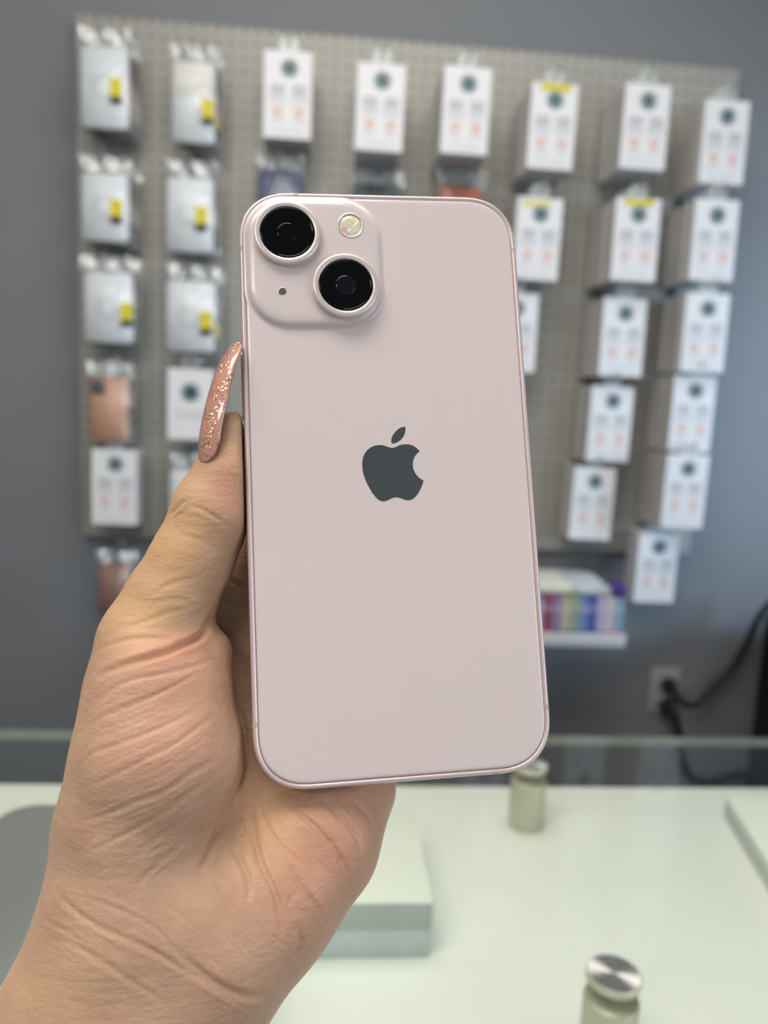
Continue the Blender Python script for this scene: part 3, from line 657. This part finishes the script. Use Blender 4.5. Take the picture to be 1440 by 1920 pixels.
THEN = [
 [(180,1223),(206,1210),(246,1199),(286,1197),(325,1202)], [(214,1181),(259,1170),(293,1157),(328,1146),(362,1139)],
 [(280,1141),(299,1128),(328,1124),(349,1128),(365,1137)], [(285,1117),(312,1099),(343,1088),(380,1080)],
 [(170,1328),(227,1283),(303,1264),(365,1248),(407,1231)], [(157,1370),(188,1346),(234,1328),(282,1308),(338,1280),(383,1255)],
 [(147,1440),(175,1412),(240,1388),(286,1370),(330,1350),(380,1322)], [(138,1485),(206,1457),(268,1425),(324,1398),(372,1363),(407,1339)],
 [(129,1547),(199,1526),(254,1502),(303,1485),(358,1450),(410,1420)], [(150,1606),(206,1578),(254,1554),(303,1526),(358,1488),(393,1464)],
 [(212,1637),(254,1606),(303,1568),(355,1530),(393,1505)], [(247,1676),(282,1634),(324,1599),(358,1568)]]
CR += [(c, 5.5, .26 if k_ in (1, 2, 3, 10, 11) else .44) for k_, c in enumerate(THEN)]
for a, b in zip(THEN[4:-1], THEN[5:]):                        # finer lines in between
    A2, B2 = spline(a, 6), spline(b, 6); n_ = min(len(A2), len(B2)); ia = np.linspace(0, len(A2)-1, 9).astype(int); ib = np.linspace(0, len(B2)-1, 9).astype(int)
    for t in (.2, .4, .6, .8): CR.append(((A2[ia]*(1-t)+B2[ib]*t)[random.randint(0, 2):9-random.randint(0, 2)]+rng.normal(0, 1.5, 2), 3.0, .16))
CR += [([(180,1273),(206,1257),(259,1239),(312,1223),(338,1211),(365,1200),(383,1187),(396,1162),(408,1140)], 7, 1.7),
 ([(312,968),(328,956),(340,943),(352,938)], 3.5, .45), ([(345,948),(370,951),(391,962),(407,972),(430,988)], 4, .42), ([(322,975),(340,962),(352,950)], 3, .25),
 ([(441,1315),(456,1356),(458,1408),(449,1457),(428,1502),(414,1544),(400,1578),(386,1612),(368,1640)], 7, 1.6),
 ([(470,1505),(477,1567),(490,1620),(513,1667),(527,1717),(530,1760)], 7, 1.0), ([(480,1500),(503,1553),(530,1590),(567,1620),(590,1655)], 5, .4),
 ([(530,1495),(567,1530),(600,1560),(627,1593),(647,1633),(650,1660)], 6.5, .95), ([(595,1490),(633,1527),(667,1567),(680,1610)], 6.5, .75), ([(655,1495),(690,1533),(700,1570)], 5, .4),
 ([(543,1620),(567,1667),(593,1700),(605,1730)], 6.5, .8), ([(560,1667),(540,1700),(548,1740)], 5, .3), ([(430,1583),(453,1617),(467,1660),(462,1700)], 6.5, .75), ([(395,1640),(420,1680),(450,1715)], 5, .35),
 ([(563,1743),(567,1773),(556,1800)], 7, .8), ([(97,1658),(136,1704),(187,1739),(241,1763),(296,1790),(350,1821)], 6, .5), ([(117,1759),(156,1782),(202,1810),(264,1852),(311,1880)], 6, .4),
 ([(335,1783),(373,1821),(420,1852),(467,1868),(508,1862)], 9, .9), ([(218,1751),(272,1771),(335,1813),(389,1844),(443,1880),(486,1899)], 5, .35), ([(156,1681),(218,1704),(272,1728),(319,1763)], 5, .3),
 ([(80,1720),(120,1745),(170,1775)], 4, .25), ([(300,1690),(340,1720),(390,1760)], 4, .25), ([(620,1500),(640,1550),(670,1590)], 4, .25), ([(560,1500),(600,1540),(640,1600)], 3.5, .2),
 ([(425,880),(440,900),(446,930)], 4, .3), ([(432,870),(450,905)], 3, .2), ([(330,1000),(370,1010),(410,1030)], 4, .2), ([(430,1085),(450,1098),(470,1092)], 5, .8), ([(420,1120),(450,1130),(470,1120)], 4, .6)]
for k in range(90):                                           # short random skin lines over palm and wrist
    x, y = rng.uniform(120, 660), rng.uniform(1480, 1890)
    ang = math.radians(55 if x > 430 and y < 1760 else (32 if y > 1660 else -30))+rng.normal(0, .22); L = rng.uniform(30, 90)
    CR.append(([(x, y), (x+.5*L*math.cos(ang)+rng.normal(0, 2), y+.5*L*math.sin(ang)+rng.normal(0, 2)), (x+L*math.cos(ang), y+L*math.sin(ang))], 2.8, rng.uniform(.10, .24)))
disp = np.zeros(nv); fmask = np.clip(facing/.35, 0, 1)
for pts, sw, dep in CR:
    P = spline(pts, 5); m = (PXY[:, 0] > P[:, 0].min()-3*sw) & (PXY[:, 0] < P[:, 0].max()+3*sw) & (PXY[:, 1] > P[:, 1].min()-3*sw) & (PXY[:, 1] < P[:, 1].max()+3*sw) & (facing > 0) & (co[:, 2] < 186)
    ii = np.nonzero(m)[0]
    if not len(ii): continue
    q = PXY[ii]; best = np.full(len(ii), 1e9); bt = np.zeros(len(ii)); ns = len(P)-1
    for s_ in range(ns):
        a, b = P[s_], P[s_+1]; ab = b-a; t = np.clip(((q-a) @ ab)/(ab @ ab+1e-9), 0, 1); d = np.linalg.norm(q-a-t[:, None]*ab, axis=1)
        u_ = d < best; best[u_] = d[u_]; bt[u_] = (s_+t[u_])/ns
    env = np.clip(np.minimum(bt, 1-bt)/.3, 0, 1)**.8
    disp[ii] += dep*env*(-np.exp(-(best/sw)**2)+.38*np.exp(-((best)/(2.1*sw))**2))
# gentle fleshy unevenness
ph = co/11.0
disp += .22*np.sin(ph[:, 0]*2.1+1.3*np.sin(ph[:, 1]*1.7))*np.sin(ph[:, 1]*2.4+ph[:, 2])
disp = np.clip(disp, -2.0, .8)
inside_phone = PR.T @ (co-PT).T; near = (inside_phone[2] < TH+2) & (inside_phone[2] > -3) & (np.abs(inside_phone[0]) < HW+1.2) & (np.abs(inside_phone[1]) < HH+1.2)
disp[near] = np.minimum(disp[near], 0)
co = co+no*(disp*np.where(facing > 0, fmask, 1))[:, None]
ORG = np.array([-50., 80., 160.])                             # origin at the wrist
me = bpy.data.meshes.new('hand'); me.vertices.add(nv); me.vertices.foreach_set('co', ((co-ORG)*.001).astype(np.float32).ravel())
me.loops.add(quads.size); me.loops.foreach_set('vertex_index', quads.ravel()); me.polygons.add(len(quads))
me.polygons.foreach_set('loop_start', np.arange(0, quads.size, 4, dtype=np.int32)); me.polygons.foreach_set('loop_total', np.full(len(quads), 4, np.int32)) if False else None
me.update(calc_edges=True); me.validate(); me.polygons.foreach_set('use_smooth', [True]*len(me.polygons))
# pigment: pinker pads and knuckle, more golden thumb (skin tone only)
def blob(c, r): return np.exp(-(((PXY-np.array(c))/np.array(r))**2).sum(1))
red = .9*blob((428, 915), (38, 60))+.5*blob((330, 1260), (110, 60))+.8*blob((600, 1610), (110, 90))+.5*blob((330, 1215), (90, 30))+.45*blob((330, 1400), (120, 90))+.5*blob((690, 1500), (60, 60))+.4*blob((560, 1740), (60, 50))
yel = .9*blob((330, 1020), (90, 110))+.8*blob((260, 1160), (80, 60))+.7*blob((500, 1530), (60, 90))+.5*blob((430, 860), (30, 40))+.3*blob((80, 1850), (120, 90))
at = me.color_attributes.new('tone', 'FLOAT_COLOR', 'POINT')
at.data.foreach_set('color', np.stack([np.clip(red, 0, 1), np.clip(yel, 0, 1), np.zeros(nv), np.ones(nv)], 1).astype(np.float32).ravel())
skin = bpy.data.materials.new('skin'); skin.use_nodes = True; nt = skin.node_tree; N = nt.nodes; b = N['Principled BSDF']
tc = N.new('ShaderNodeTexCoord'); n1 = N.new('ShaderNodeTexNoise'); n1.inputs['Scale'].default_value = 90; n1.inputs['Detail'].default_value = 5; nt.links.new(tc.outputs['Object'], n1.inputs['Vector'])
r1 = N.new('ShaderNodeValToRGB'); r1.color_ramp.elements[0].position = .35; r1.color_ramp.elements[1].position = .7
r1.color_ramp.elements[0].color = lin((186, 148, 124)); r1.color_ramp.elements[1].color = lin((202, 165, 138)); nt.links.new(n1.outputs['Fac'], r1.inputs[0])
ca = N.new('ShaderNodeVertexColor'); ca.layer_name = 'tone'; sp = N.new('ShaderNodeSeparateColor'); nt.links.new(ca.outputs[0], sp.inputs[0])
def mixc(fac, scale, col, prev):
    mm = N.new('ShaderNodeMath'); mm.operation = 'MULTIPLY'; mm.inputs[1].default_value = scale; nt.links.new(fac, mm.inputs[0])
    m = N.new('ShaderNodeMix'); m.data_type = 'RGBA'; m.inputs[7].default_value = lin(col); nt.links.new(mm.outputs[0], m.inputs[0]); nt.links.new(prev, m.inputs[6]); return m.outputs[2]
c1 = mixc(sp.outputs[1], .7, (218, 176, 124), r1.outputs[0]); c2 = mixc(sp.outputs[0], .6, (212, 146, 124), c1); nt.links.new(c2, b.inputs['Base Color'])
b.inputs['Roughness'].default_value = .48; b.inputs['Specular IOR Level'].default_value = .35
b.inputs['Subsurface Weight'].default_value = .22; b.inputs['Subsurface Radius'].default_value = (1.0, .35, .2); b.inputs['Subsurface Scale'].default_value = .003
n2 = N.new('ShaderNodeTexVoronoi'); n2.inputs['Scale'].default_value = 1500; n3 = N.new('ShaderNodeTexNoise'); n3.inputs['Scale'].default_value = 420; n3.inputs['Detail'].default_value = 6
mp = N.new('ShaderNodeMapping'); mp.inputs['Rotation'].default_value = (0, 0, math.radians(-32)); mp.inputs['Scale'].default_value = (.35, 1.6, 1); nt.links.new(tc.outputs['Object'], mp.inputs['Vector'])
nt.links.new(mp.outputs[0], n3.inputs['Vector']); nt.links.new(tc.outputs['Object'], n2.inputs['Vector'])
b1_ = N.new('ShaderNodeBump'); b1_.inputs['Strength'].default_value = .22; b1_.inputs['Distance'].default_value = .0003; nt.links.new(n2.outputs['Distance'], b1_.inputs['Height'])
b2_ = N.new('ShaderNodeBump'); b2_.inputs['Strength'].default_value = .45; b2_.inputs['Distance'].default_value = .0006; nt.links.new(n3.outputs['Fac'], b2_.inputs['Height'])
nt.links.new(b1_.outputs[0], b2_.inputs['Normal']); nt.links.new(b2_.outputs[0], b.inputs['Normal'])
me.materials.append(skin)
hand = bpy.data.objects.new('person', me); COL.objects.link(hand); hand.matrix_world = frame_matrix(np.eye(3), ORG, 1.0)
tag(hand, "person's bare hand and wrist, palm forward, holding the phone upright, long glittery thumbnail", 'person')
# long glitter nail
ax = np.array([J(376, 866, -.2, 0)[:3], J(377, 820, -1.2, 0)[:3], J(386, 770, -1.6, 0)[:3], J(400, 717, -1.3, 0)[:3], J(417, 673, -.4, 0)[:3], J(434, 649, .5, 0)[:3], J(445, 641, 1.0, 0)[:3]])
AX = spline(ax, 8); rings = []; nn = len(AX); HWd = np.interp(np.linspace(0, 1, nn), [0, .05, .15, .4, .7, .88, .96, 1], [2.2, 4.2, 5.3, 5.3, 4.5, 3.2, 1.9, .4])
for i, c in enumerate(AX):
    tg = AX[min(i+1, nn-1)]-AX[max(i-1, 0)]; tg /= np.linalg.norm(tg)
    nrm = np.array([-.80, -.10, -.60]); nrm -= tg*(nrm @ tg); nrm /= np.linalg.norm(nrm); bb = np.cross(tg, nrm)
    Rn = 6.0; pm_ = min(HWd[i]/Rn, 1.2); ph_ = np.linspace(-pm_, pm_, 17)
    o = [c+Rn*(nrm*(math.cos(p)-1)+bb*math.sin(p)) for p in ph_]; q = [c+nrm*-Rn+(Rn-.55)*(nrm*math.cos(p)+bb*math.sin(p)) for p in ph_[::-1]]
    rings.append([tuple((p-ORG)*.001) for p in o+q])
nail_m = mat('rosy glitter nail', (214, 158, 142), .12, coat=1, coat_r=.03)
nt = nail_m.node_tree; N = nt.nodes; b = N['Principled BSDF']; vo = N.new('ShaderNodeTexVoronoi'); vo.inputs['Scale'].default_value = 4200; tc = N.new('ShaderNodeTexCoord'); nt.links.new(tc.outputs['Object'], vo.inputs['Vector'])
cmp_ = N.new('ShaderNodeMath'); cmp_.operation = 'GREATER_THAN'; cmp_.inputs[1].default_value = .83; sx = N.new('ShaderNodeSeparateColor'); nt.links.new(vo.outputs['Color'], sx.inputs[0]); nt.links.new(sx.outputs[0], cmp_.inputs[0])
big = N.new('ShaderNodeTexNoise'); big.inputs['Scale'].default_value = 260; nt.links.new(tc.outputs['Object'], big.inputs['Vector']); bc = N.new('ShaderNodeMath'); bc.operation = 'GREATER_THAN'; bc.inputs[1].default_value = .47; nt.links.new(big.outputs['Fac'], bc.inputs[0])
ml = N.new('ShaderNodeMath'); ml.operation = 'MULTIPLY'; nt.links.new(cmp_.outputs[0], ml.inputs[0]); nt.links.new(bc.outputs[0], ml.inputs[1])
mx = N.new('ShaderNodeMix'); mx.data_type = 'RGBA'; mx.inputs[6].default_value = lin((206, 152, 136)); mx.inputs[7].default_value = lin((240, 208, 150)); nt.links.new(ml.outputs[0], mx.inputs[0]); nt.links.new(mx.outputs[2], b.inputs['Base Color'])
nt.links.new(ml.outputs[0], b.inputs['Metallic'])
# each flake is tilted its own way
vm = N.new('ShaderNodeVectorMath'); vm.operation = 'MULTIPLY_ADD'; vm.inputs[1].default_value = (.8, .8, .8); vm.inputs[2].default_value = (-.4, -.4, -.4); nt.links.new(vo.outputs['Color'], vm.inputs[0])
sc_ = N.new('ShaderNodeVectorMath'); sc_.operation = 'SCALE'; nt.links.new(vm.outputs[0], sc_.inputs[0]); nt.links.new(ml.outputs[0], sc_.inputs['Scale'])
ge = N.new('ShaderNodeNewGeometry'); ad = N.new('ShaderNodeVectorMath'); nt.links.new(ge.outputs['Normal'], ad.inputs[0]); nt.links.new(sc_.outputs[0], ad.inputs[1])
nz_ = N.new('ShaderNodeVectorMath'); nz_.operation = 'NORMALIZE'; nt.links.new(ad.outputs[0], nz_.inputs[0]); nt.links.new(nz_.outputs[0], b.inputs['Normal'])
nail = MB().loft(rings).build('thumbnail', nail_m, hand); nail['label'] = 'long rosy thumbnail with gold glitter'
